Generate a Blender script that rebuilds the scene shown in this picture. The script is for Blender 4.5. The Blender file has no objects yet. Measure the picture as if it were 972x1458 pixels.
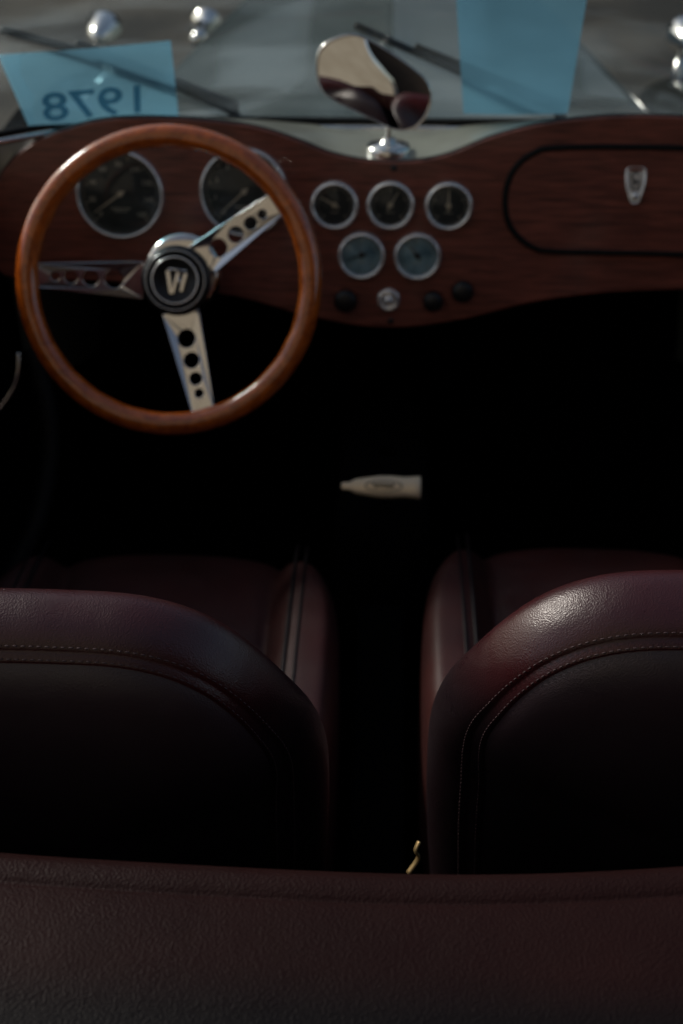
import bpy, bmesh, math, random
from mathutils import Vector, Matrix, noise
random.seed(4)
scene=bpy.context.scene
COL=scene.collection
R=math.radians
I4=Matrix.Identity(4)
WM={}

# ------------------------------------------------------------------ helpers
def frame(o,u,v,n):
    m=Matrix.Identity(4)
    for i in range(3):
        m[i][0]=u[i]; m[i][1]=v[i]; m[i][2]=n[i]; m[i][3]=o[i]
    return m
def T(x,y,z): return Matrix.Translation((x,y,z))
def put(ob,M,parent):
    if ob.name not in COL.objects: COL.objects.link(ob)
    if parent is not None:
        ob.parent=parent
        ob.matrix_parent_inverse=WM[parent.name].inverted()
    ob.matrix_basis=M
    WM[ob.name]=M.copy()
    return ob
def empty(name,M,parent=None,label=None,category=None):
    e=bpy.data.objects.new(name,None); e.empty_display_size=.05
    put(e,M,parent)
    if label: e["label"]=label
    if category: e["category"]=category
    return e
def mobj(name,me,mats,M=I4,parent=None,smooth=True,label=None,category=None):
    ob=bpy.data.objects.new(name,me)
    if not isinstance(mats,(list,tuple)): mats=[mats]
    idx=[p.material_index for p in me.polygons]
    me.materials.clear()
    for m in mats: me.materials.append(m)
    if len(mats)>1:
        for p,i in zip(me.polygons,idx): p.material_index=i
    if smooth:
        for p in me.polygons: p.use_smooth=True
    put(ob,M,parent)
    if label: ob["label"]=label
    if category: ob["category"]=category
    return ob
def mesh_from(verts,faces):
    me=bpy.data.meshes.new("m"); me.from_pydata([tuple(v) for v in verts],[],faces); me.update(); return me
def fixn(me,dist=1e-6):
    bm=bmesh.new(); bm.from_mesh(me)
    bmesh.ops.remove_doubles(bm,verts=bm.verts,dist=dist)
    bmesh.ops.recalc_face_normals(bm,faces=bm.faces)
    bm.to_mesh(me); bm.free(); me.update(); return me
def grid(rows,cu=False,cv=False):
    nr=len(rows); nc=len(rows[0]); V=[p for r in rows for p in r]; F=[]
    for i in range(nr if cv else nr-1):
        for j in range(nc if cu else nc-1):
            a=i*nc+j; b=i*nc+(j+1)%nc; c=((i+1)%nr)*nc+(j+1)%nc; d=((i+1)%nr)*nc+j
            F.append((a,b,c,d))
    return mesh_from(V,F)
def lathe(prof,seg=48):
    rows=[[(r*math.cos(2*math.pi*j/seg),r*math.sin(2*math.pi*j/seg),z) for j in range(seg)] for r,z in prof]
    return fixn(grid(rows,cu=True))
def cat(pts,n=8,closed=False):
    out=[]; P=[Vector(p) for p in pts]; m=len(P)
    rng=range(m) if closed else range(m-1)
    for i in rng:
        if closed: p0,p1,p2,p3=P[(i-1)%m],P[i],P[(i+1)%m],P[(i+2)%m]
        else: p0,p1,p2,p3=P[max(i-1,0)],P[i],P[i+1],P[min(i+2,m-1)]
        for k in range(n):
            t=k/n
            out.append(.5*((2*p1)+(p2-p0)*t+(2*p0-5*p1+4*p2-p3)*t*t+(3*p1-p0-3*p2+p3)*t*t*t))
    if not closed: out.append(P[-1].copy())
    return out
def sweep(pts,r,seg=10,closed=False,flat=1.0):
    P=[Vector(p) for p in pts]; n=len(P); rows=[]; up=None
    for i in range(n):
        if closed: t=(P[(i+1)%n]-P[i-1])
        else: t=P[min(i+1,n-1)]-P[max(i-1,0)]
        t.normalize()
        if up is None:
            up=Vector((0,0,1)) if abs(t.z)<.9 else Vector((1,0,0))
        a=(up-t*up.dot(t)).normalized(); up=a; b=t.cross(a)
        rr=r(i/(n-1)) if callable(r) else r
        rows.append([P[i]+a*(rr*math.cos(2*math.pi*k/seg))*flat+b*(rr*math.sin(2*math.pi*k/seg)) for k in range(seg)])
    me=grid(rows,cu=True,cv=closed)
    if not closed:
        bm=bmesh.new(); bm.from_mesh(me); bm.verts.ensure_lookup_table()
        bm.faces.new([bm.verts[k] for k in range(seg)]); bm.faces.new([bm.verts[(n-1)*seg+k] for k in range(seg)])
        bm.to_mesh(me); bm.free()
    return fixn(me,1e-7)
def to_mesh(ob):
    COL.objects.link(ob)
    dg=bpy.context.evaluated_depsgraph_get(); dg.update()
    me=bpy.data.meshes.new_from_object(ob.evaluated_get(dg))
    bpy.data.objects.remove(ob); return me
def fill(outl,ext,bev=0.0,bres=2):
    cu=bpy.data.curves.new("c",'CURVE'); cu.dimensions='2D'; cu.fill_mode='BOTH'
    cu.extrude=ext; cu.bevel_depth=bev; cu.bevel_resolution=bres
    for o in outl:
        sp=cu.splines.new('POLY'); sp.points.add(len(o)-1)
        for i,p in enumerate(o): sp.points[i].co=(p[0],p[1],0,1)
        sp.use_cyclic_u=True
    return to_mesh(bpy.data.objects.new("c",cu))
def text_mesh(s,size,ext=.0002,shear=0,off=0):
    cu=bpy.data.curves.new("t",'FONT'); cu.body=s; cu.size=size; cu.align_x='CENTER'; cu.align_y='CENTER'
    cu.extrude=ext; cu.shear=shear; cu.offset=off
    return to_mesh(bpy.data.objects.new("t",cu))
def circ(cx,cy,r,n=28): return [(cx+r*math.cos(2*math.pi*k/n),cy+r*math.sin(2*math.pi*k/n)) for k in range(n)]
def join(meshes_M):
    bm=bmesh.new()
    for me,M in meshes_M:
        t=me.copy(); t.transform(M); bm.from_mesh(t); bpy.data.meshes.remove(t)
    out=bpy.data.meshes.new("j"); bm.to_mesh(out); bm.free(); return out
def box(x0,x1,y0,y1,z0,z1,bev=0.0,seg=3):
    bm=bmesh.new(); bmesh.ops.create_cube(bm,size=1)
    for v in bm.verts:
        v.co=Vector(((x0+x1)/2+v.co.x*(x1-x0),(y0+y1)/2+v.co.y*(y1-y0),(z0+z1)/2+v.co.z*(z1-z0)))
    if bev: bmesh.ops.bevel(bm,geom=bm.edges[:],offset=bev,segments=seg,profile=.5,affect='EDGES')
    me=bpy.data.meshes.new("b"); bm.to_mesh(me); bm.free(); return me
def subsurf(ob,l=1):
    m=ob.modifiers.new("s",'SUBSURF'); m.levels=l; m.render_levels=l

# ------------------------------------------------------------------ materials
def base_mat(name,col,rough=.5,metal=0,coat=0,spec=.5):
    m=bpy.data.materials.new(name); m.use_nodes=True
    b=m.node_tree.nodes["Principled BSDF"]
    b.inputs["Base Color"].default_value=(*col,1); b.inputs["Roughness"].default_value=rough
    b.inputs["Metallic"].default_value=metal; b.inputs["Coat Weight"].default_value=coat
    b.inputs["Coat Roughness"].default_value=.05
    b.inputs["Specular IOR Level"].default_value=spec
    return m,b
def nd(m,t): return m.node_tree.nodes.new(t)
def lk(m,a,b): m.node_tree.links.new(a,b)
def noise_col(m,b,c1,c2,scale,stretch=(1,1,1),detail=6,lo=.35,hi=.65,coord="Object",dist=0):
    tc=nd(m,'ShaderNodeTexCoord'); mp=nd(m,'ShaderNodeMapping'); mp.inputs['Scale'].default_value=stretch
    n=nd(m,'ShaderNodeTexNoise'); n.inputs['Scale'].default_value=scale; n.inputs['Detail'].default_value=detail
    n.inputs['Distortion'].default_value=dist
    r=nd(m,'ShaderNodeValToRGB'); r.color_ramp.elements[0].position=lo; r.color_ramp.elements[1].position=hi
    r.color_ramp.elements[0].color=(*c1,1); r.color_ramp.elements[1].color=(*c2,1)
    lk(m,tc.outputs[coord],mp.inputs[0]); lk(m,mp.outputs[0],n.inputs[0]); lk(m,n.outputs[0],r.inputs[0]); lk(m,r.outputs[0],b.inputs['Base Color'])
    return tc,n,r
def rough_noise(m,b,scale,a,c):
    tc=nd(m,'ShaderNodeTexCoord'); n=nd(m,'ShaderNodeTexNoise'); n.inputs['Scale'].default_value=scale; n.inputs['Detail'].default_value=5
    mr=nd(m,'ShaderNodeMapRange'); mr.inputs[1].default_value=.3; mr.inputs[2].default_value=.7; mr.inputs[3].default_value=a; mr.inputs[4].default_value=c
    lk(m,tc.outputs['Object'],n.inputs[0]); lk(m,n.outputs[0],mr.inputs[0]); lk(m,mr.outputs[0],b.inputs['Roughness'])
def leather(name,c1,c2,rough=.4,scale=950,wr=.12,spec=.5,grain=.24,darken=None):
    m,b=base_mat(name,c1,rough,spec=spec)
    tc0,n_,ramp=noise_col(m,b,c1,c2,9,detail=4)
    if darken:   # colour gradient; on the seats it paints shade lower down (object Y runs up the seat back)
        axis,y0,y1,cd=darken
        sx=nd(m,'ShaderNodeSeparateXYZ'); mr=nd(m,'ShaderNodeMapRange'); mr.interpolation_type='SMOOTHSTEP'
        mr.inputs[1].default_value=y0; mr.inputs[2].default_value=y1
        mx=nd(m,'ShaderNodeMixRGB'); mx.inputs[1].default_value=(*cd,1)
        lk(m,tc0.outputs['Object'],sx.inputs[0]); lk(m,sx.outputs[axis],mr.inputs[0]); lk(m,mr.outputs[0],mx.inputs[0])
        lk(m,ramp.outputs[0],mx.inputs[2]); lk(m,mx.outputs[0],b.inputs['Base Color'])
    rough_noise(m,b,30,rough-.04,rough+.08)
    tc=nd(m,'ShaderNodeTexCoord')
    v=nd(m,'ShaderNodeTexVoronoi'); v.inputs['Scale'].default_value=scale; v.feature='SMOOTH_F1'; v.inputs['Smoothness'].default_value=.4
    n0=nd(m,'ShaderNodeTexNoise'); n0.inputs['Scale'].default_value=90; n0.inputs['Detail'].default_value=3
    mx=nd(m,'ShaderNodeMixRGB'); mx.inputs[0].default_value=.003
    lk(m,tc.outputs['Object'],mx.inputs[1]); lk(m,tc.outputs['Object'],n0.inputs[0]); lk(m,n0.outputs[1],mx.inputs[2])
    lk(m,mx.outputs[0],v.inputs[0])
    bp=nd(m,'ShaderNodeBump'); bp.inputs['Strength'].default_value=grain; bp.inputs['Distance'].default_value=.0009
    lk(m,v.outputs['Distance'],bp.inputs['Height'])
    n=nd(m,'ShaderNodeTexNoise'); n.inputs['Scale'].default_value=16; n.inputs['Detail'].default_value=2; n.inputs['Distortion'].default_value=.8
    lk(m,tc.outputs['Object'],n.inputs[0])
    b2=nd(m,'ShaderNodeBump'); b2.inputs['Strength'].default_value=wr; b2.inputs['Distance'].default_value=.006
    lk(m,n.outputs[0],b2.inputs['Height']); lk(m,b2.outputs[0],bp.inputs['Normal']); lk(m,bp.outputs[0],b.inputs['Normal'])
    return m
M_seat=leather("seat_leather",(.028,.0050,.0062),(.044,.0068,.0085),.29,spec=.55,darken=(1,.34,.44,(.014,.0075,.0095)))
M_seatback=leather("seat_back_leather",(.027,.016,.020),(.036,.021,.026),.42,spec=.6,darken=(1,.20,.40,(.010,.0065,.008)))
M_cush=leather("cushion_leather",(.036,.009,.008),(.052,.012,.010),.42)
M_deck=leather("deck_leather",(.0125,.0036,.0032),(.0165,.0048,.0042),.5,scale=620,wr=.14,spec=.10,grain=.4,darken=(1,.448,.486,(.0052,.0044,.0048)))
M_stitch,_=base_mat("stitch_thread",(.045,.022,.025),.7)
M_pipe=leather("piping_leather",(.008,.004,.005),(.012,.006,.007),.4,wr=.05)

M_wood,b=base_mat("dashboard_wood",(.06,.02,.014),.36,coat=.2)
noise_col(M_wood,b,(.080,.022,.016),(.28,.078,.052),18,(1.0,14,14),9,.3,.72,dist=.8)
rough_noise(M_wood,b,60,.32,.46)
M_rim,b=base_mat("wheel_wood",(.3,.07,.015),.22,coat=1)
noise_col(M_rim,b,(.26,.048,.005),(.60,.135,.013),22,(3,3,10),7,.3,.7,dist=.8)
M_chrome,b=base_mat("chrome",(.76,.73,.69),.1,1); rough_noise(M_chrome,b,40,.05,.12)
M_bezel,b=base_mat("satin_chrome",(.95,.95,.94),.22,.75); rough_noise(M_bezel,b,60,.16,.26)
M_chromed,b=base_mat("brushed_metal",(.90,.72,.49),.3,.4); rough_noise(M_chromed,b,120,.3,.45)
M_black,b=base_mat("black_plastic",(.006,.006,.007),.4); rough_noise(M_black,b,60,.32,.5)
M_rubber,b=base_mat("black_rubber",(.005,.005,.005),.6,spec=.25); rough_noise(M_rubber,b,60,.5,.7)
M_carpet,b=base_mat("black_carpet",(.0025,.0025,.0028),.95,spec=.05); noise_col(M_carpet,b,(.0012,.0012,.0015),(.003,.003,.0035),200)
M_dial,b=base_mat("dial_face",(.012,.015,.016),.5); noise_col(M_dial,b,(.018,.030,.038),(.034,.052,.065),30)
M_dialb,b=base_mat("sky_reflection_dial",(.05,.09,.12),.4); noise_col(M_dialb,b,(.10,.24,.36),(.42,.68,.86),38,lo=.38,hi=.62)  # sky reflection of the gauge glass painted into the dial colour
M_mark,b=base_mat("dial_marks",(.7,.7,.64),.6)
M_needle,b=base_mat("needle_paint",(.75,.7,.6),.5)
M_mirror,b=base_mat("mirror_silver",(.82,.82,.80),.015,1)
M_paint,b=base_mat("sage_body_paint",(.12,.125,.10),.12,coat=1)
noise_col(M_paint,b,(.11,.14,.142),(.17,.20,.197),3,lo=.3,hi=.7); b.inputs["Coat Roughness"].default_value=.03
M_wing,b=base_mat("dark_wing_paint",(.02,.022,.02),.15,coat=1); noise_col(M_wing,b,(.016,.018,.017),(.024,.026,.024),4)
M_scut,b=base_mat("scuttle_paint",(.26,.25,.20),.3,coat=.6); noise_col(M_scut,b,(.25,.245,.205),(.33,.325,.27),14)
M_brass,_=base_mat("brass_bracket",(.45,.32,.14),.4,.7)

def glass_mat(name,tint=(1,1,1),refl=1.0,rough=.0,dust_glare=0):
    m=bpy.data.materials.new(name); m.use_nodes=True; nt=m.node_tree; nt.nodes.clear()
    o=nd(m,'ShaderNodeOutputMaterial'); mx=nd(m,'ShaderNodeMixShader'); tr=nd(m,'ShaderNodeBsdfTransparent'); gl=nd(m,'ShaderNodeBsdfGlossy')
    fr=nd(m,'ShaderNodeFresnel'); fr.inputs[0].default_value=1.45; mu=nd(m,'ShaderNodeMath'); mu.operation='MULTIPLY'; mu.inputs[1].default_value=refl
    tr.inputs[0].default_value=(*tint,1)
    tc=nd(m,'ShaderNodeTexCoord'); n=nd(m,'ShaderNodeTexNoise'); n.inputs['Scale'].default_value=5
    mr=nd(m,'ShaderNodeMapRange'); mr.inputs[3].default_value=rough; mr.inputs[4].default_value=rough+.03
    lk(m,tc.outputs['Object'],n.inputs[0]); lk(m,n.outputs[0],mr.inputs[0]); lk(m,mr.outputs[0],gl.inputs['Roughness'])
    lk(m,fr.outputs[0],mu.inputs[0]); lk(m,mu.outputs[0],mx.inputs[0]); lk(m,tr.outputs[0],mx.inputs[1]); lk(m,gl.outputs[0],mx.inputs[2])
    if dust_glare:  # dust streaks tinted to imitate bluish sky glare on the glass
        t2=nd(m,'ShaderNodeBsdfTranslucent'); t2.inputs[0].default_value=(.70,.88,.96,1)
        mp=nd(m,'ShaderNodeMapping'); mp.inputs['Rotation'].default_value=(0,R(35),0); mp.inputs['Scale'].default_value=(1.6,1,7)
        n2=nd(m,'ShaderNodeTexNoise'); n2.inputs['Scale'].default_value=2.2; n2.inputs['Detail'].default_value=4; n2.inputs['Distortion'].default_value=.6
        m2=nd(m,'ShaderNodeMapRange'); m2.inputs[1].default_value=.46; m2.inputs[2].default_value=.66; m2.inputs[3].default_value=.005; m2.inputs[4].default_value=dust_glare
        ms=nd(m,'ShaderNodeMixShader')
        lk(m,tc.outputs['Object'],mp.inputs[0]); lk(m,mp.outputs[0],n2.inputs[0]); lk(m,n2.outputs[0],m2.inputs[0]); lk(m,m2.outputs[0],ms.inputs[0])
        lk(m,mx.outputs[0],ms.inputs[1]); lk(m,t2.outputs[0],ms.inputs[2]); lk(m,ms.outputs[0],o.inputs[0])
    else: lk(m,mx.outputs[0],o.inputs[0])
    return m
M_glass=glass_mat("windscreen_glass",(.84,.94,.96),1.0,dust_glare=.085)
M_gglass=glass_mat("gauge_glass",(.95,.97,.97),.9)
def paper_mat(name,col,trans=.42,tcol=(.55,.85,1),grad=.88,sc=12):
    m=bpy.data.materials.new(name); m.use_nodes=True; nt=m.node_tree; nt.nodes.clear()
    o=nd(m,'ShaderNodeOutputMaterial'); d=nd(m,'ShaderNodeBsdfDiffuse'); t=nd(m,'ShaderNodeBsdfTranslucent'); tr=nd(m,'ShaderNodeBsdfTransparent')
    m1=nd(m,'ShaderNodeMixShader'); m2=nd(m,'ShaderNodeMixShader'); m1.inputs[0].default_value=.6; m2.inputs[0].default_value=trans
    tc=nd(m,'ShaderNodeTexCoord'); n=nd(m,'ShaderNodeTexNoise'); n.inputs['Scale'].default_value=sc
    r=nd(m,'ShaderNodeValToRGB'); r.color_ramp.elements[0].position=.3; r.color_ramp.elements[1].position=.7
    r.color_ramp.elements[0].color=(*[c*grad for c in col],1); r.color_ramp.elements[1].color=(*col,1)
    lk(m,tc.outputs['Object'],n.inputs[0]); lk(m,n.outputs[0],r.inputs[0]); lk(m,r.outputs[0],d.inputs[0]); lk(m,r.outputs[0],t.inputs[0])
    tr.inputs[0].default_value=(*tcol,1)
    lk(m,d.outputs[0],m1.inputs[1]); lk(m,t.outputs[0],m1.inputs[2]); lk(m,m1.outputs[0],m2.inputs[1]); lk(m,tr.outputs[0],m2.inputs[2]); lk(m,m2.outputs[0],o.inputs[0])
    return m
M_paper=paper_mat("blue_paper",(.25,.53,.70),.48,(.45,.82,1),.75,7)
M_ink=paper_mat("printed_ink",(.08,.17,.22),.68,(.56,.72,.80))

# ------------------------------------------------------------------ setting
m,b=base_mat("paving",(.12,.10,.075),.75)
tc=nd(m,'ShaderNodeTexCoord'); br=nd(m,'ShaderNodeTexBrick'); br.inputs['Scale'].default_value=1
br.inputs['Brick Width'].default_value=.4; br.inputs['Row Height'].default_value=.2; br.inputs['Mortar Size'].default_value=.008
br.inputs['Color1'].default_value=(.115,.093,.067,1); br.inputs['Color2'].default_value=(.095,.077,.056,1); br.inputs['Mortar'].default_value=(.07,.057,.042,1)
nz=nd(m,'ShaderNodeTexNoise'); nz.inputs['Scale'].default_value=1.3; nz.inputs['Detail'].default_value=6
mr=nd(m,'ShaderNodeMapRange'); mr.inputs[1].default_value=.38; mr.inputs[2].default_value=.64; mr.inputs[3].default_value=.12; mr.inputs[4].default_value=1
mx=nd(m,'ShaderNodeMixRGB'); mx.blend_type='MULTIPLY'; mx.inputs[0].default_value=.9
lk(m,tc.outputs['Object'],br.inputs[0]); lk(m,tc.outputs['Object'],nz.inputs[0]); lk(m,br.outputs[0],mx.inputs[1]); lk(m,nz.outputs[0],mr.inputs[0]); lk(m,mr.outputs[0],mx.inputs[2]); lk(m,mx.outputs[0],b.inputs['Base Color'])
g=mobj("ground",grid([[(x,y,0) for x in (-300,-20,20,300)] for y in (-300,-20,20,300)]),m,smooth=False); g["kind"]="structure"

M_wall,b=base_mat("cream_render",(.42,.36,.27),.85); noise_col(M_wall,b,(.38,.33,.25),(.47,.42,.33),1.2)
M_brown,b=base_mat("brown_render",(.06,.04,.03),.85); noise_col(M_brown,b,(.035,.024,.018),(.05,.035,.025),1.5)
M_win,b=base_mat("dark_window",(.02,.025,.03),.1)
M_blind,b=base_mat("added_pale_blind",(.7,.7,.66),.6)  # pale panes added for streaks in the bonnet reflection
M_sill,b=base_mat("stone_sill",(.3,.27,.22),.8)
def building(label,F,x0,x1,h,wl,mw,mwin,ww,wh):
    B=empty("building",F,None,label,"building")
    W=F@frame((0,0,0),(1,0,0),(0,0,1),(0,-1,0))
    hs=[[(x-ww/2,z),(x+ww/2,z),(x+ww/2,z+wh),(x-ww/2,z+wh)] for x,z in wl]
    mobj("wall",fill([[(x0,0),(x1,0),(x1,h),(x0,h)]]+hs,.15),mw,W,B,smooth=False)
    for x,z in wl:
        mobj("window",box(x-ww/2-.01,x+ww/2+.01,-.05,0,z,z+wh),mwin,F,B,smooth=False)
        mobj("sill",box(x-ww/2-.1,x+ww/2+.1,.16,.24,z-.1,z-.01,.01),M_sill,F,B,smooth=False)
    mobj("cornice",box(x0-.1,x1+.1,-.2,.3,h+.005,h+.3,.03),M_sill,F,B,smooth=False)
building("cream rendered building with dark windows facing the car",T(0,-9,0),-14,1.0,16,[(-5.5,1),(-5.5,4.5),(-5.5,8),(-1.7,8),(-10,4.5),(-5.5,12)],M_wall,M_win,.9,1.6)
building("dark brown building added beside the cream one for dark reflections",T(0,-10,0),1.3,18,13,[(7,1),(11,1),(7,5),(11,5),(15,5)],M_brown,M_win,1.1,1.7)  # added so the left wheel spoke mirrors something dark
building("unseen brown building with pale blinds ahead, added for bonnet reflections",T(-.5,16,0)@Matrix.Rotation(math.pi,4,'Z'),-12,12,8.5,[(-6.9,2.2),(-4.1,2.2),(-1.3,2.2),(1.5,2.2),(4.3,2.2)],M_brown,M_blind,1.4,5)  # out of view, added for brown patches and pale streaks on the bonnet

# ------------------------------------------------------------------ car
car=empty("car",T(0,1,0),None,"open vintage roadster with wooden dashboard and burgundy leather seats","car")

# dashboard: plan drawing units of 0.86 mm, origin at board centre
S=.00086; ta=R(10)
DF=frame((0,1.65,.767),(1,0,0),(0,math.sin(ta),math.cos(ta)),(0,-math.cos(ta),math.sin(ta)))
def D(px,py): return ((px-556)*S,(320-py)*S)
r_top=[(0,234),(40,232),(84,222),(140,199),(204,181),(274,171),(340,168),(416,170),(470,180),(515,202),(548,243),(566,300)]
l_top=[(0,234),(40,232),(84,223),(126,207),(186,189),(256,180),(340,177),(400,181),(446,192),(490,208),(530,236),(556,272),(568,320)]
half_bot=[(570,350),(560,396),(500,404),(416,405),(304,412),(204,428),(124,450),(50,464),(0,467)]
full=[(556+a,c) for a,c in r_top+half_bot]+[(556-a,c) for a,c in reversed(l_top[1:]+half_bot[:-1])]
outl=cat([(*D(a,c),0) for a,c in full],6,True)
dash=empty("dashboard",DF,car)
dash["label"]="curved dark red wooden dashboard with chrome gauges"
mobj("wooden_panel",fill([[(p.x,p.y) for p in outl]],.006,.002),M_wood,DF@T(0,0,-.008),dash,smooth=False)
mobj("edge_trim",sweep(outl,.0045,8,True),M_rubber,DF@T(0,0,-.006),dash)
gl=[(790,209),(755,217),(729,240),(719,277),(728,318),(760,347),(800,353),(920,354),(1010,354),(1046,340),(1066,300),(1066,262),(1050,228),(1020,211),(920,207)]
go=cat([(*D(a,c),0) for a,c in gl],6,True)
cx=sum(p.x for p in go)/len(go); cy=sum(p.y for p in go)/len(go)
mobj("glovebox_seal",sweep(go,.0040,8,True),M_rubber,DF@T(0,0,.0025),dash)
gi=[((p.x-cx)*.975+cx,(p.y-cy)*.945+cy) for p in go]
lid=mobj("glovebox_lid",fill([gi],.0015,.0012),M_wood,DF@T(0,0,.0012),dash,smooth=False)
e0=D(898,259)
esc=[(-.0105,.0205),(0,.0222),(.0105,.0205),(.0120,.008),(.0100,-.004),(.0046,-.0205),(0,-.0222),(-.0046,-.0205),(-.0100,-.004),(-.0120,.008)]
eo=cat([(a*.93,c*.95,0) for a,c in esc],4,True)
ring=[(p.x,p.y) for p in eo]
escm=join([(fill([ring],.001,.001),T(0,0,.002)),(sweep(eo,.0014,6,True),T(0,0,.004)),
  (lathe([(0,.0),(.004,.0),(.004,.005),(0,.006)],16),T(0,-.0125,.003))])
lk_=empty("glovebox_lock",DF@T(e0[0],e0[1],.003),car)
LR=DF@T(e0[0],e0[1],.004)@Matrix.Rotation(R(-14),4,'X')
mobj("lock_plate",escm,M_bezel,LR,lk_)
mobj("lock_lettering",join([(sweep([(.003,.0145,0),(-.003,.0155,0),(-.005,.010,0),(-.003,.0055,0),(.003,.0055,0)],.0012,6),T(0,0,.0045)),
  (sweep([(-.003,.003,0),(.004,.003,0),(.004,-.005,0),(-.003,-.005,0),(-.003,.003,0)],.0011,6),T(0,0,.0045))]),M_black,LR,lk_)
for a,c in ((562,240),(562,460)):
    q=D(a,c); mobj("screw",lathe([(0,.002),(.003,.0018),(.0042,0)],16),M_black,DF@T(q[0],q[1],0),dash)

def gauge(px,py,rpx,big,needle,nums=None,lab=None,md=None):
    q=D(px,py); r=rpx*S; M=DF@T(q[0],q[1],.0022)
    g=empty("gauge",M,car); 
    if lab: g["label"]=lab
    w=.0058 if big else .0068
    mobj("bezel",lathe([(r,-.004),(r,.002),(r-w*.08,.0050),(r-w*.25,.0075),(r-w*.5,.0086),(r-w*.72,.0076),(r-w*.9,.005),(r-w,.001),(r-w,-.004)],64),M_bezel,M,g)
    mobj("dial",lathe([(0,.0),(r-w+.0005,0)],48),md or M_dial,M@T(0,0,-.001),g,smooth=False)
    parts=[]
    ri=r-w-.0015; n=36 if big else 16
    for k in range(n+1):
        a=R(225-270*k/n); L_=(.006 if k%4==0 else .0032) if big else (.0045 if k%4==0 else .0022)
        bx=box(ri-L_,ri,-.00045,.00045,0,.0003)
        parts.append((bx,Matrix.Rotation(a,4,'Z')))
    if nums:
        for k,s in enumerate(nums):
            a=R(225-270*k/(len(nums)-1)); rr=ri-.0115
            parts.append((text_mesh(s,.0085,.0001),T(rr*math.cos(a),rr*math.sin(a),.0002)))
        parts.append((box(-.012,.012,-.0182,-.0172,0,.0003),I4)); parts.append((box(-.008,.008,-.0215,-.0206,0,.0003),I4))
    else:
        parts.append((box(-.005,.005,-.0092,-.0084,0,.0003),I4))
    mobj("dial_marks",join(parts),M_mark,M@T(0,0,-.0006),g,smooth=False)
    nl=ri*.86
    nm=join([(fill([[(-.006,-.0014),(nl,-.0005),(nl,.0005),(-.006,.0014)]],.0003),Matrix.Rotation(R(needle),4,'Z')),(lathe([(0,.0015),(.003,.0013),(.0036,0)],20),I4)])
    mobj("needle",nm,M_black if md else M_needle,M@T(0,0,.0006),g,smooth=False)
    gr=r-w; sg=gr*.2
    mobj("glass",lathe([(gr*t,.0025+sg*(1-t*t)) for t in (0,.15,.3,.45,.6,.75,.88,1)],48),M_gglass,M,g)
sp=[str(k) for k in range(0,161,20)]
gauge(175,280,63,True,215,sp,"large round chrome gauge with dark numbered dial")
gauge(351,275,63,True,222,[str(k) for k in range(0,9)],"large round chrome gauge with dark numbered dial")
for a,c,nn in ((479,292,150),(558,291,60),(640,291,90),(518,363,200),(598,363,130)):
    gauge(a,c,34.5,False,nn,None,"small round chrome gauge with blue sky reflection painted on the dial" if c>340 else "small round chrome gauge with dark dial",M_dialb if c>340 else None)
for a,c,r in ((496,428,17),(622,427,15),(664,412,16)):
    q=D(a,c); rr=r*S
    mobj("knob",lathe([(0,.018),(rr*.6,.0178),(rr*.85,.016),(rr,.010),(rr*.95,.004),(rr*.6,.003),(rr*.6,-.002)],32),M_black,DF@T(q[0],q[1],0),car)
q=D(558,428); rr=17*S
mobj("ignition_switch",join([(lathe([(rr,-.002),(rr,.003),(rr*.85,.0055),(rr*.6,.005),(rr*.55,.003),(rr*.3,.003),(rr*.3,.007),(0,.0075)],32),I4),(box(-.001,.001,-.004,.004,.006,.009,.0003),I4)]),M_bezel,DF@T(q[0],q[1],0),car)

# ---- scuttle and windscreen
def wsY(x): return 1.812-.125*min(1.35,(x/.42)**2)
def wsZ(x): return .838+.034*min(1.0,(x/.36)**2)*(1 if x>0 else .85) - .06*max(0,abs(x)-.46)
tops=[(556-a,c) for a,c in reversed(l_top[1:])]+[(556+a,c) for a,c in r_top]
tl=cat([(*D(a,c),0) for a,c in tops],6)
rows=[]
for k in range(9):
    t=k/8; row=[]
    for p in tl:
        w=DF@Vector((p.x,p.y,-.012)); xe=w.x*(1+.06*t)
        e=Vector((xe,wsY(xe)+.03,min(wsZ(xe)-.004,w.z+.012) if abs(w.x)>.45 else wsZ(xe)-.004))
        v=w.lerp(e,t); v.z+=.004*math.sin(math.pi*t); row.append(v)
    rows.append(row)
mobj("scuttle",fixn(grid(rows)),M_scut,I4,car)
ws=empty("windscreen",T(0,1.8,.86),car)
xs=[-.54+.045*k for k in range(25)]
base=[Vector((x,wsY(x),wsZ(x)+.006)) for x in xs]
tn=math.tan(R(33)); Hh=.30
def gpt(x,h,off=0):
    n=Vector((0,-math.cos(R(33)),-math.sin(R(33))))
    return Vector((x*(1-.12*h),wsY(x)-h*tn,wsZ(x)+.006+h))+n*off
mobj("glass",grid([[gpt(x,Hh*k/6) for x in xs] for k in range(7)]),M_glass,I4,ws)
mobj("lower_seal",sweep(base,.0050,8),M_rubber,I4,ws)
mobj("lower_frame",sweep([v+Vector((0,-.012,-.006)) for v in base],.004,8),M_chrome,I4,ws)
fr=[gpt(xs[0],Hh*k/8) for k in range(8)]+[gpt(x,Hh) for x in xs]+[gpt(xs[-1],Hh*(7-k)/8) for k in range(8)]
mobj("frame",sweep(fr,.008,8),M_chrome,I4,ws)
for s in (-1,1):
    mobj("pillar_bracket",join([(lathe([(0,.03),(.012,.028),(.017,.01),(.02,0),(.02,-.02)],24),T(s*.505,1.66,.85)),(box(s*.505-.012,s*.505+.012,1.66,1.70,.84,.89,.005),I4)]),M_chrome,I4,ws)
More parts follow.
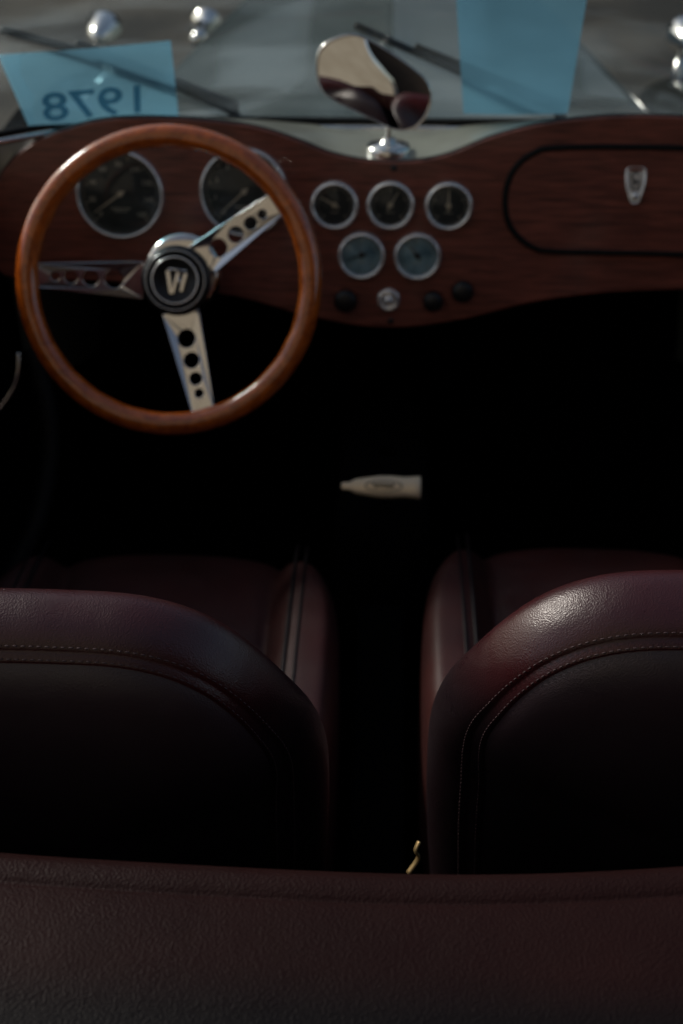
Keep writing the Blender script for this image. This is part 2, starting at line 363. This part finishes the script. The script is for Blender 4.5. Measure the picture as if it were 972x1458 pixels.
def wiper(x0,h0,x1,h1):
    w=empty("wiper",T(*gpt(x1,h1)),car)
    n=14; P=[gpt(x0+(x1-x0)*k/n,h0+(h1-h0)*k/n,-.012) for k in range(n+1)]
    mobj("blade",sweep(P[:10],.0046,6),M_rubber,I4,w)
    P2=[gpt(x0+(x1-x0)*k/n,h0+(h1-h0)*k/n,-.022) for k in range(4,n+1)]
    mobj("arm",sweep(P2,lambda t:.004+.006*t,8),M_rubber,I4,w)
    mobj("pivot",lathe([(0,.008),(.006,.006),(.008,.0),(.008,-.02)],20),M_rubber,T(*(gpt(x1,h1,-.02)+Vector((0,0,-.008)))),w)
wiper(-.440,.130,-.200,-.004)
wiper(-.045,.133,.215,.000)

def gframe(x,h,off,rot):
    a=gpt(x-.03,h,off); c=gpt(x+.03,h,off); u=(c-a).normalized()
    v=(gpt(x,h+.05,off)-gpt(x,h-.05,off)); v=(v-u*v.dot(u)).normalized(); n=u.cross(v)
    return frame(gpt(x,h,off),u,v,n)@Matrix.Rotation(R(rot),4,'Z')
def sheet(w,h,bend,shl,shr):
    rows=[]
    for j in range(9):
        v=h*(j/8-.5); row=[]
        for i in range(13):
            t=i/12
            row.append((w*(t-.5)+v*(shl*(1-t)+shr*t),v,bend*math.sin(t*math.pi)*.5+.0006*math.sin(j*1.3)))
        rows.append(row)
    return grid(rows)
PM=gframe(-.353,.054,.006,4)
p1=empty("paper_sign",PM,None,"translucent blue paper sheet with the year 1978 stuck inside the windscreen","sign")
mobj("sheet",sheet(.194,.130,.004,-.32,-.20),M_paper,PM,p1)
tm=text_mesh("1978",.067,.0001,.12,.0010)
mobj("year_lettering",tm,M_ink,PM@T(.004,-.026,.0035)@Matrix.Rotation(math.pi,4,'Y'),p1,smooth=False)
PM2=gframe(.152,.106,.007,0)
p2=empty("paper_sign",PM2,None,"plain translucent blue paper sheet stuck inside the windscreen","sign")
mobj("sheet",sheet(.140,.2,.004,.08,.17),M_paper,PM2,p2)

# ---- mirror
me_=R(6.8)
MF=frame((-.021,1.665,.935),(1,0,0),(0,math.sin(me_),math.cos(me_)),(0,-math.cos(me_),math.sin(me_)))@Matrix.Rotation(R(1),4,'Y')
mir=empty("rear_view_mirror",MF,car)
mp=[(453,97),(458,74),(478,60),(508,55),(545,72),(585,98),(606,116),(613,138),(607,163),(588,181),(562,182),(520,163),(478,143),(458,125)]
mo=cat([((a-532)*.00085,(120-c)*.00085,0) for a,c in mp],5,True)
def shell(k,z): return [(p.x*k,p.y*k,z) for p in mo]
mobj("mirror_glass",fixn(grid([shell(k,.0030*(1-k*k)) for k in (0.001,.2,.4,.6,.8,.955)],cu=True)),M_mirror,MF@T(0,0,.0012),mir)
mobj("housing",fixn(grid([shell(.955,.0005),shell(.975,.003),shell(1,.001),shell(1,-.006),shell(.9,-.013),shell(.6,-.019),shell(.001,-.021)],cu=True)),M_chrome,MF,mir)
mobj("stalk",sweep(cat([(-.008,1.685,.905),(-.003,1.70,.885),(-.002,1.705,.868),(-.002,1.705,.845)],6),.0036,10),M_chrome,I4,mir)
mobj("mirror_base",lathe([(0,.016),(.008,.015),(.010,.010),(.016,.008),(.0255,.006),(.027,.003),(.027,-.01)],40),M_chrome,T(-.002,1.708,.842),mir)

# ---- steering wheel
wa=R(24)
WF=frame((-.248,1.4845,.7615),(1,0,0),(0,math.sin(wa),math.cos(wa)),(0,-math.cos(wa),math.sin(wa)))
sw=empty("steering_wheel",WF,car); sw["label"]="three spoke steering wheel with polished wooden rim"
RM=.1610; rm=.0131
rows=[]
for i in range(128):
    a=2*math.pi*i/128; row=[]
    for j in range(20):
        bb=2*math.pi*j/20; rr=rm*(1+.02*math.sin(a*24)*(1 if math.cos(bb+.3)<-.3 else 0))
        row.append(((RM+rr*math.cos(bb))*math.cos(a),(RM+rr*math.cos(bb))*math.sin(a),rr*1.0*math.sin(bb)))
    rows.append(row)
mobj("rim",fixn(grid(rows,cu=True,cv=True)),M_rim,WF,sw)
hubn=-.026
def spoke(ang,twist=0):
    r0,r1=.034,.1555; w0,w1=.0215,.0125
    o=[(r0,w0*.95)]+[(r0+(r1-r0)*t,w0+(w1-w0)*t) for t in (.1,.5,.9)]+[(r1,w1)]
    oo=o+[(x,-y) for x,y in reversed(o)]
    hs=[circ(r,0,q) for r,q in ((.0665,.0112),(.092,.0098),(.1135,.0080),(.1305,.0058))]
    me=fill([oo]+hs,.0013,.0006)
    bm=bmesh.new(); bm.from_mesh(me)
    for v in bm.verts:
        t=max(0,min(1,(v.co.x-.05)/.10)); v.co.z+=hubn*(1-t)-.004+v.co.y*math.tan(R(twist))
    bm.to_mesh(me); bm.free()
    mobj("spoke",me,M_chrome,WF@Matrix.Rotation(R(ang),4,'Z'),sw,smooth=False)
spoke(178,-9); spoke(-75); spoke(36)
HF=WF@T(.005,.002,0)
mobj("hub_boss",lathe([(0,-.003),(.038,-.003),(.043,-.006),(.045,-.016),(.040,-.03),(.034,-.06),(.034,-.09)],56),M_chrome,HF@T(.006,.010,hubn-.002),sw)
hb=empty("horn_button",HF@T(0,0,hubn),sw)
mobj("button_ring",lathe([(.040,-.006),(.040,0),(.0395,.006),(.035,.009),(.031,.0085),(.029,.006),(.0275,.006),(.027,.010),(.0245,.0115),(.0225,.009),(.0,.0095)],64),M_black,HF@T(0,0,hubn),hb)
def ringm(r,z,t): return (sweep([(r*math.cos(2*math.pi*k/64),r*math.sin(2*math.pi*k/64),z) for k in range(64)],t,6,True),I4)
mobj("accent_ring",join([ringm(.0262,.0112,.0010),ringm(.0340,.0092,.0005)]),M_bezel,HF@T(0,0,hubn),hb)
RB=HF@T(0,-.001,hubn+.0102)@Matrix.Rotation(R(-8),4,'Z')@Matrix.Scale(.86,4)
def st4(x0,y0,x1,y1,w): 
    return (fill([[(x0-w,y0),(x0+w,y0),(x1+w,y1),(x1-w,y1)]],.0005,.0004),I4)
mobj("emblem",join([st4(-.003,-.017,-.011,.012,.0022),st4(-.001,-.017,.003,.012,.0018),st4(.010,-.012,.013,.012,.0020),
   (sweep([(.002,.011,0),(.011,-.011,0)],.0016,8,flat=.5),I4),
   (sweep([(-.014,.0145,0),(.014,.0155,0)],.0014,8,flat=.5),I4)]),M_chrome,RB,hb)
mobj("steering_column",lathe([(.03,0),(.034,-.05),(.034,-.25)],32),M_black,HF@T(0,0,hubn-.09),car)

# ---- seats
def seat(cx,dy,dz,th,label):
    ra=R(12); H=.475
    st=empty("seat",T(cx,1.1+dy,.25+dz),car); st["label"]=label
    o=Vector((cx,.835+dy,.415+dz))
    BF=frame(o,(1,0,0),(0,-math.sin(ra),math.cos(ra)),(0,-math.cos(ra),-math.sin(ra)))
    hp=[(0,0),(.05,.0005),(.095,.004),(.128,.015),(.154,.034),(.175,.061),(.192,.093),(.204,.122),(.2115,.155),(.215,.195),(.215,.25),(.213,.31),(.208,.39),(.20,.455),(.17,.475),(.0,.478)]
    loop=[(a,H-c) for a,c in hp]+[(-a,H-c) for a,c in reversed(hp[1:-1])]
    O=cat([(a,c,0) for a,c in loop],8,True)
    def P(p,d,n):
        s=Vector((0,max(.16,min(p.y,H-.20)),0)); q=s-p; L_=q.length
        lo_=max(0,min(1,(H-p.y-.03)/.20)); lo_=lo_*lo_*(3-2*lo_)
        dd=d if d>=.14 else d*(1+1.35*lo_*(1-d/.14))
        r=p+q/L_*min(dd,L_)
        wx=max(0,min(1,(abs(p.x)-.11)/.11)); wx=wx*wx*(3-2*wx)
        hy=max(0,min(1,(H-p.y-.02)/.20)); hy=hy*hy*(3-2*hy)
        wing=-.028*wx*hy
        return Vector((r.x,r.y,n*th+wing*(1-min(1,d/.16))))
    sec=[(1,-.020),(.15,-.022),(.11,-.028),(.075,-.036),(.04,-.043),(.018,-.040),(.005,-.032),(0,-.021),(.0006,-.009),(.003,.002),(.0070,.0110),(.0105,.0165),(.0132,.0190),(.0146,.0190),(.0158,.0213),(.0176,.0240),(.0192,.0255),(.0204,.0250),(.0218,.0272),(.027,.0325),(.037,.038),(.05,.0425),(.08,.0475),(.12,.0500),(.16,.051),(1,.051)]
    rows=[[P(p,d,n) for p in O] for d,n in sec]
    me=grid(rows,cu=True)
    for f in me.polygons:
        if f.index//len(O)>=17: f.material_index=1
    me=fixn(me,1e-5)
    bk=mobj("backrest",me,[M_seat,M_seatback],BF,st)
    subsurf(bk,2)
    n=len(O); half=n//2
    order=[i%n for i in range(half+6,half+n-5)]
    parts=[]
    for d,nn in ((.0116,.0178),(.0178,.0243)):
        pts=[P(O[i],d,nn) for i in order]; acc=0
        for a,c in zip(pts[:-1],pts[1:]):
            L_=(c-a).length; u=(c-a)/L_
            while acc<L_:
                p=a+u*acc; nrm=Vector((p.x*.6,.4 if p.y>.3 else 0,1)).normalized(); v=nrm.cross(u).normalized(); w=u.cross(v)
                p=p+w*.0003
                parts.append((p,u,v,w)); acc+=.0050
            acc-=L_
    V=[];F=[]
    for p,u,v,w in parts:
        b0=len(V)
        for s1 in (-1,-.5,.5,1):
            k=.55 if abs(s1)==1 else 1
            for s2,s3 in ((-1,0),(0,1),(1,0),(0,-1)):
                V.append(p+u*s1*.0014+v*s2*.00055*k+w*s3*.0005*k)
        for a in range(3):
            for c in range(4):
                F.append((b0+a*4+c,b0+a*4+(c+1)%4,b0+a*4+4+(c+1)%4,b0+a*4+4+c))
        F.append((b0,b0+1,b0+2,b0+3)); F.append((b0+12,b0+13,b0+14,b0+15))
    mobj("stitching",fixn(mesh_from(V,F),1e-7),M_stitch,BF,st)
    a0,b0_=.207,.29
    CF=T(cx,1.175+dy,.36+dz)
    def plan(th_):
        c,s=math.cos(th_),math.sin(th_); e=2/3.4
        return (a0*abs(c)**e*(1 if c>=0 else -1), b0_*abs(s)**e*(1 if s>=0 else -1))
    def top(x,y):
        t=max(0,min(1,(abs(x)-.115)/.045)); t=t*t*(3-2*t)
        z=.085+.038*t*(1-.25*max(0,y/b0_))+.006*(1-(x/.12)**2)*(abs(x)<.12)
        z-=.010*math.exp(-((abs(x)-.125)/.007)**2)
        z+=-.02*max(0,y/b0_)**3
        return z
    ks=[0.001,.15,.3,.42,.5,.55,.58,.61,.64,.68,.73,.79,.85,.90]
    rows=[]
    for k in ks: rows.append([(plan(2*math.pi*j/96)[0]*k,plan(2*math.pi*j/96)[1]*k,top(plan(2*math.pi*j/96)[0]*k,plan(2*math.pi*j/96)[1]*k)) for j in range(96)])
    for q in range(1,7):
        an=q/6*math.pi/2; k=.90+.10*math.sin(an)
        rows.append([(plan(2*math.pi*j/96)[0]*k,plan(2*math.pi*j/96)[1]*k,top(plan(2*math.pi*j/96)[0]*.9,plan(2*math.pi*j/96)[1]*.9)-.045*(1-math.cos(an))) for j in range(96)])
    rows.append([(plan(2*math.pi*j/96)[0],plan(2*math.pi*j/96)[1],-.08) for j in range(96)])
    cu=mobj("cushion",fixn(grid(rows,cu=True)),M_cush,CF,st); subsurf(cu,1)
    for s in (-1,1):
        mobj("cushion_piping",sweep([(s*.150,-.24+.5*k/30,top(.150,-.24+.5*k/30)+.0005) for k in range(31)],.0024,8),M_pipe,CF,st)
        mobj("cushion_piping",sweep([(s*.162,-.24+.49*k/30,top(.162,-.24+.49*k/30)+.000) for k in range(31)],.0016,8),M_pipe,CF,st)
    mobj("seat_base",box(cx-.18,cx+.18,.93+dy,1.42+dy,.2,.30+dz,.01),M_carpet,I4,st)
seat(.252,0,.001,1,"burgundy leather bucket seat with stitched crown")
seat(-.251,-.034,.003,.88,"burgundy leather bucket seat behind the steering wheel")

# ---- interior tub
mobj("floor",box(-.535,.535,.5,2.0,.16,.19),M_carpet,I4,car,smooth=False)
mobj("firewall",box(-.5,.5,1.96,1.99,.192,.80),M_carpet,I4,car,smooth=False)
for s in (-1,1):
    mobj("footwell_side",box(min(s*.505,s*.53),max(s*.505,s*.53),1.803,1.99,.192,.80),M_carpet,I4,car,smooth=False)
mobj("transmission_tunnel",box(-.06,.06,1.47,1.958,.192,.46,.03),M_carpet,I4,car)
mobj("tunnel_rear",box(-.03,.03,.58,1.468,.192,.33,.01),M_carpet,I4,car)
mobj("rear_bulkhead",box(-.5,.5,.545,.56,.192,.79),M_carpet,I4,car,smooth=False)
for s in (-1,1):
    dr=empty("door",T(s*.53,1.2,.5),car)
    mobj("door_card",box(min(s*.505,s*.53),max(s*.505,s*.53),.5,1.80,.192,.80,.008),M_carpet,I4,dr)
    mobj("door_skin",box(min(s*.532,s*.56),max(s*.532,s*.56),.3,1.80,.25,.80,.01),M_paint,I4,dr)
    mobj("door_top_roll",sweep([(s*.53,.45,.80),(s*.53,.8,.80),(s*.53,1.3,.795),(s*.53,1.66,.81)],.028,14),M_pipe,I4,dr)
    hm=sweep(cat([(s*.460,1.585,.618),(s*.461,1.575,.598),(s*.470,1.565,.575),(s*.490,1.55,.552),(s*.506,1.55,.548)],6),.004,10)
    mobj("door_handle",join([(hm,I4),(lathe([(0,.01),(.011,.008),(.014,0)],24),T(s*.503,1.60,.650)@Matrix.Rotation(-s*math.pi/2,4,'Y'))]),M_chrome,I4,dr)
    mobj("kick_panel_trim",sweep(cat([(s*.455,1.63,.60),(s*.437,1.60,.53),(s*.435,1.57,.47),(s*.447,1.52,.41),(s*.48,1.47,.35)],6),.014,10),M_rubber,I4,car)

# gear lever with polished flat handle
gv=empty("gear_lever",T(0,1.48,.46),car)
prof=[(-.052,.0035),(-.050,.0048),(-.045,.0050),(-.043,.0048),(-.040,.0065),(-.034,.0095),(-.022,.0115),(-.006,.0138),(.008,.0142),(.026,.0128),(.038,.0138),(.0445,.0146),(.0455,.013)]
rows=[]
for x,r in [(-.0525,.0001)]+prof+[(.0457,.0001)]:
    rows.append([(x,r*.55*math.copysign(abs(math.cos(2*math.pi*j/24))**.7,math.cos(2*math.pi*j/24)),r*math.copysign(abs(math.sin(2*math.pi*j/24))**.8,math.sin(2*math.pi*j/24))) for j in range(24)])
GF=frame((.0,1.477,.498),(1,0,0),(0,.76,-.65),(0,.65,.76))
mobj("handle",fixn(grid(rows,cu=True),1e-6),M_chromed,GF,gv)
el=[(.030*math.cos(2*math.pi*k/40)*.75,-.0083+.0004*abs(math.sin(2*math.pi*k/40)),.0065*math.sin(2*math.pi*k/40)) for k in range(40)]
sq=[(-.013+.0010*k*1.0,-.0086,.0030*math.sin(k*1.1)*(1 if k%5 else .3)) for k in range(27)]
mobj("engraving",join([(sweep(el,.0006,5,True),T(0,.0006,0)),(sweep(sq,.0009,5),I4)]),M_rubber,GF,gv)
mobj("shaft",sweep([(.0,1.483,.490),(.004,1.52,.45),(.004,1.54,.41)],.007,10),M_black,I4,gv)
mobj("gaiter",lathe([(.012,.05),(.018,.035),(.022,.03),(.03,.015),(.04,.0)],24),M_carpet,T(.004,1.55,.455),gv)

sb=empty("seat_belt_buckle",T(0,.62,.5),car)
mobj("buckle_body",box(-.022,-.002,.655,.67,.59,.66,.004),M_black,I4,sb)
mobj("bracket",sweep(cat([(.019,.60,.772),(.025,.603,.782),(.023,.60,.791),(.025,.603,.796)],5),.0020,8,flat=.5),M_brass,I4,sb)

# ---- rear deck padded rim
prof=[(.563,.69),(.562,.77),(.558,.800),(.552,.813),(.543,.8205),(.535,.8215),(.529,.8203),(.5255,.8188),(.5220,.8194),(.512,.8200),(.497,.8195),(.480,.8180),(.470,.8165),(.460,.8150),(.45,.813),(.43,.810),(.39,.80),(.30,.785),(.1,.765),(-.2,.72)]
pp=cat([(0,y,z+.012) for y,z in prof],4)
rows=[]
for k in range(61):
    x=-.56+1.12*k/60
    row=[]
    for p in pp:
        bow=.022*min(1.4,(x/.35)**2)*(1 if x<0 else 1.7)
        nn=noise.noise(Vector((x*5,p.y*10,1.3)))*.0035*min(1,max(0,(p.z-.74)/.06))
        row.append(Vector((x,p.y+bow,p.z+nn-.02*max(0,abs(x)-.45))))
    rows.append(row)
dk=mobj("rear_deck",fixn(grid(rows)),M_deck,I4,car)
subsurf(dk,1)
rows=[]
for k in range(13):
    y=-.2-.9*k/12
    rows.append([(x,y,.732-.25*(k/12)**2-.1*(abs(x)/.56)**3) for x in [-.56+.08*j for j in range(15)]])
mobj("rear_body_panel",fixn(grid(rows)),M_paint,I4,car)

# ---- bonnet, wings, lamps
rows=[]
for k in range(25):
    bl=max(0,1-k/4); bl=bl*bl*(3-2*bl)
    w=.43-.20*(k/24)**.8+.07*bl; zt=.830-.045*(k/24)-.03*(k/24)**3
    row=[]
    for j in range(41):
        t=-1+2*j/40
        if abs(t)<.8: x=w*t/.8; z=zt-.030*(t/.8)**2+.006*math.exp(-(t/.03)**2); q=0
        else:
            q=(abs(t)-.8)/.2; x=math.copysign(w+.03*math.sin(q*math.pi/2)+.02*q,t); z=zt-.030-.36*q**1.2
        y0=wsY(x)+.024
        Y=y0+(3.39-y0)*(k/24)
        z=z*(1-bl)+(wsZ(x)-.007-.36*q**1.2)*bl
        row.append((x,Y,z))
    rows.append(row)
bn=mobj("bonnet",fixn(grid(rows)),M_paint,I4,car); subsurf(bn,1)
for s in (-1,1):
    rows=[]
    for k in range(31):
        t=k/30; Y=2.05+1.45*t
        zc=.34+.26*math.sin(math.pi*min(1,t*1.02)**1.1)
        cxw=s*(.60+.02*math.sin(math.pi*t)); ww=.13
        rows.append([(cxw+ww*math.cos(math.pi*j/16),Y,max(.12,zc-.16+.16*math.sin(math.pi*j/16)**.8-(.1 if j in(0,16) else 0))) for j in range(17)])
    mobj("front_wing",fixn(grid(rows)),M_wing,I4,car)
    hl=empty("headlight",T(s*.57,2.95,.70),car)
    LF=T(s*.585,2.93,.670)@Matrix.Rotation(R(-90),4,'X')@Matrix.Scale(.46,4)
    mobj("lamp_shell",lathe([(0,-.16),(.02,-.15),(.045,-.11),(.068,-.04),(.078,.0),(.082,.02),(.078,.03)],36),M_chrome,LF,hl)
    mobj("lens",lathe([(.078,.028),(.05,.042),(0,.048)],36),M_gglass,LF,hl)
    mobj("lamp_bracket",sweep([(s*.585,2.93,.63),(s*.57,2.93,.52)],.010,10),M_chrome,I4,hl)
    if s<0:
        hn=empty("horn",T(s*.375,2.85,.68),car)
        HNF=T(s*.375,2.86,.685)@Matrix.Rotation(R(-90),4,'X')
        mobj("trumpet",lathe([(0,-.07),(.014,-.065),(.02,-.04),(.014,-.02),(.012,.02),(.02,.05),(.030,.07)],28),M_chrome,HNF,hn)
        mobj("horn_bracket",sweep([(s*.375,2.86,.67),(s*.36,2.86,.55)],.007,8),M_chrome,I4,hn)

# ------------------------------------------------------------------ light
w=bpy.data.worlds.new("World"); scene.world=w; w.use_nodes=True; nt=w.node_tree
bg=nt.nodes["Background"]; sky=nt.nodes.new('ShaderNodeTexSky'); sky.sky_type='NISHITA'; sky.sun_disc=False
L=Vector((-.70,.42,.58)).normalized()
el_=math.asin(L.z); az=math.atan2(L.x,L.y)
sky.sun_elevation=el_; sky.sun_rotation=az%(2*math.pi); sky.dust_density=2.5
hs=nt.nodes.new('ShaderNodeHueSaturation'); hs.inputs['Saturation'].default_value=.8
nt.links.new(sky.outputs[0],hs.inputs['Color']); nt.links.new(hs.outputs[0],bg.inputs[0]); bg.inputs[1].default_value=.094
sl=bpy.data.lights.new("sun",'SUN'); sl.energy=2.1; sl.angle=R(11); sl.color=(1,.93,.84)
so=bpy.data.objects.new("sun",sl); COL.objects.link(so); so.rotation_euler=L.to_track_quat('Z','Y').to_euler()

scene.view_settings.view_transform='Standard'; scene.view_settings.look='None'; scene.view_settings.exposure=0
# ------------------------------------------------------------------ camera
cd=bpy.data.cameras.new("camera"); cd.sensor_fit='VERTICAL'; cd.sensor_height=36; cd.lens=50; cd.clip_end=1000; cd.clip_start=.02
cd.dof.use_dof=True; cd.dof.focus_distance=.95; cd.dof.aperture_fstop=6.3
co=bpy.data.objects.new("camera",cd); COL.objects.link(co); co.location=(0,0,1.42); co.rotation_euler=(R(57),0,R(2))
scene.camera=co
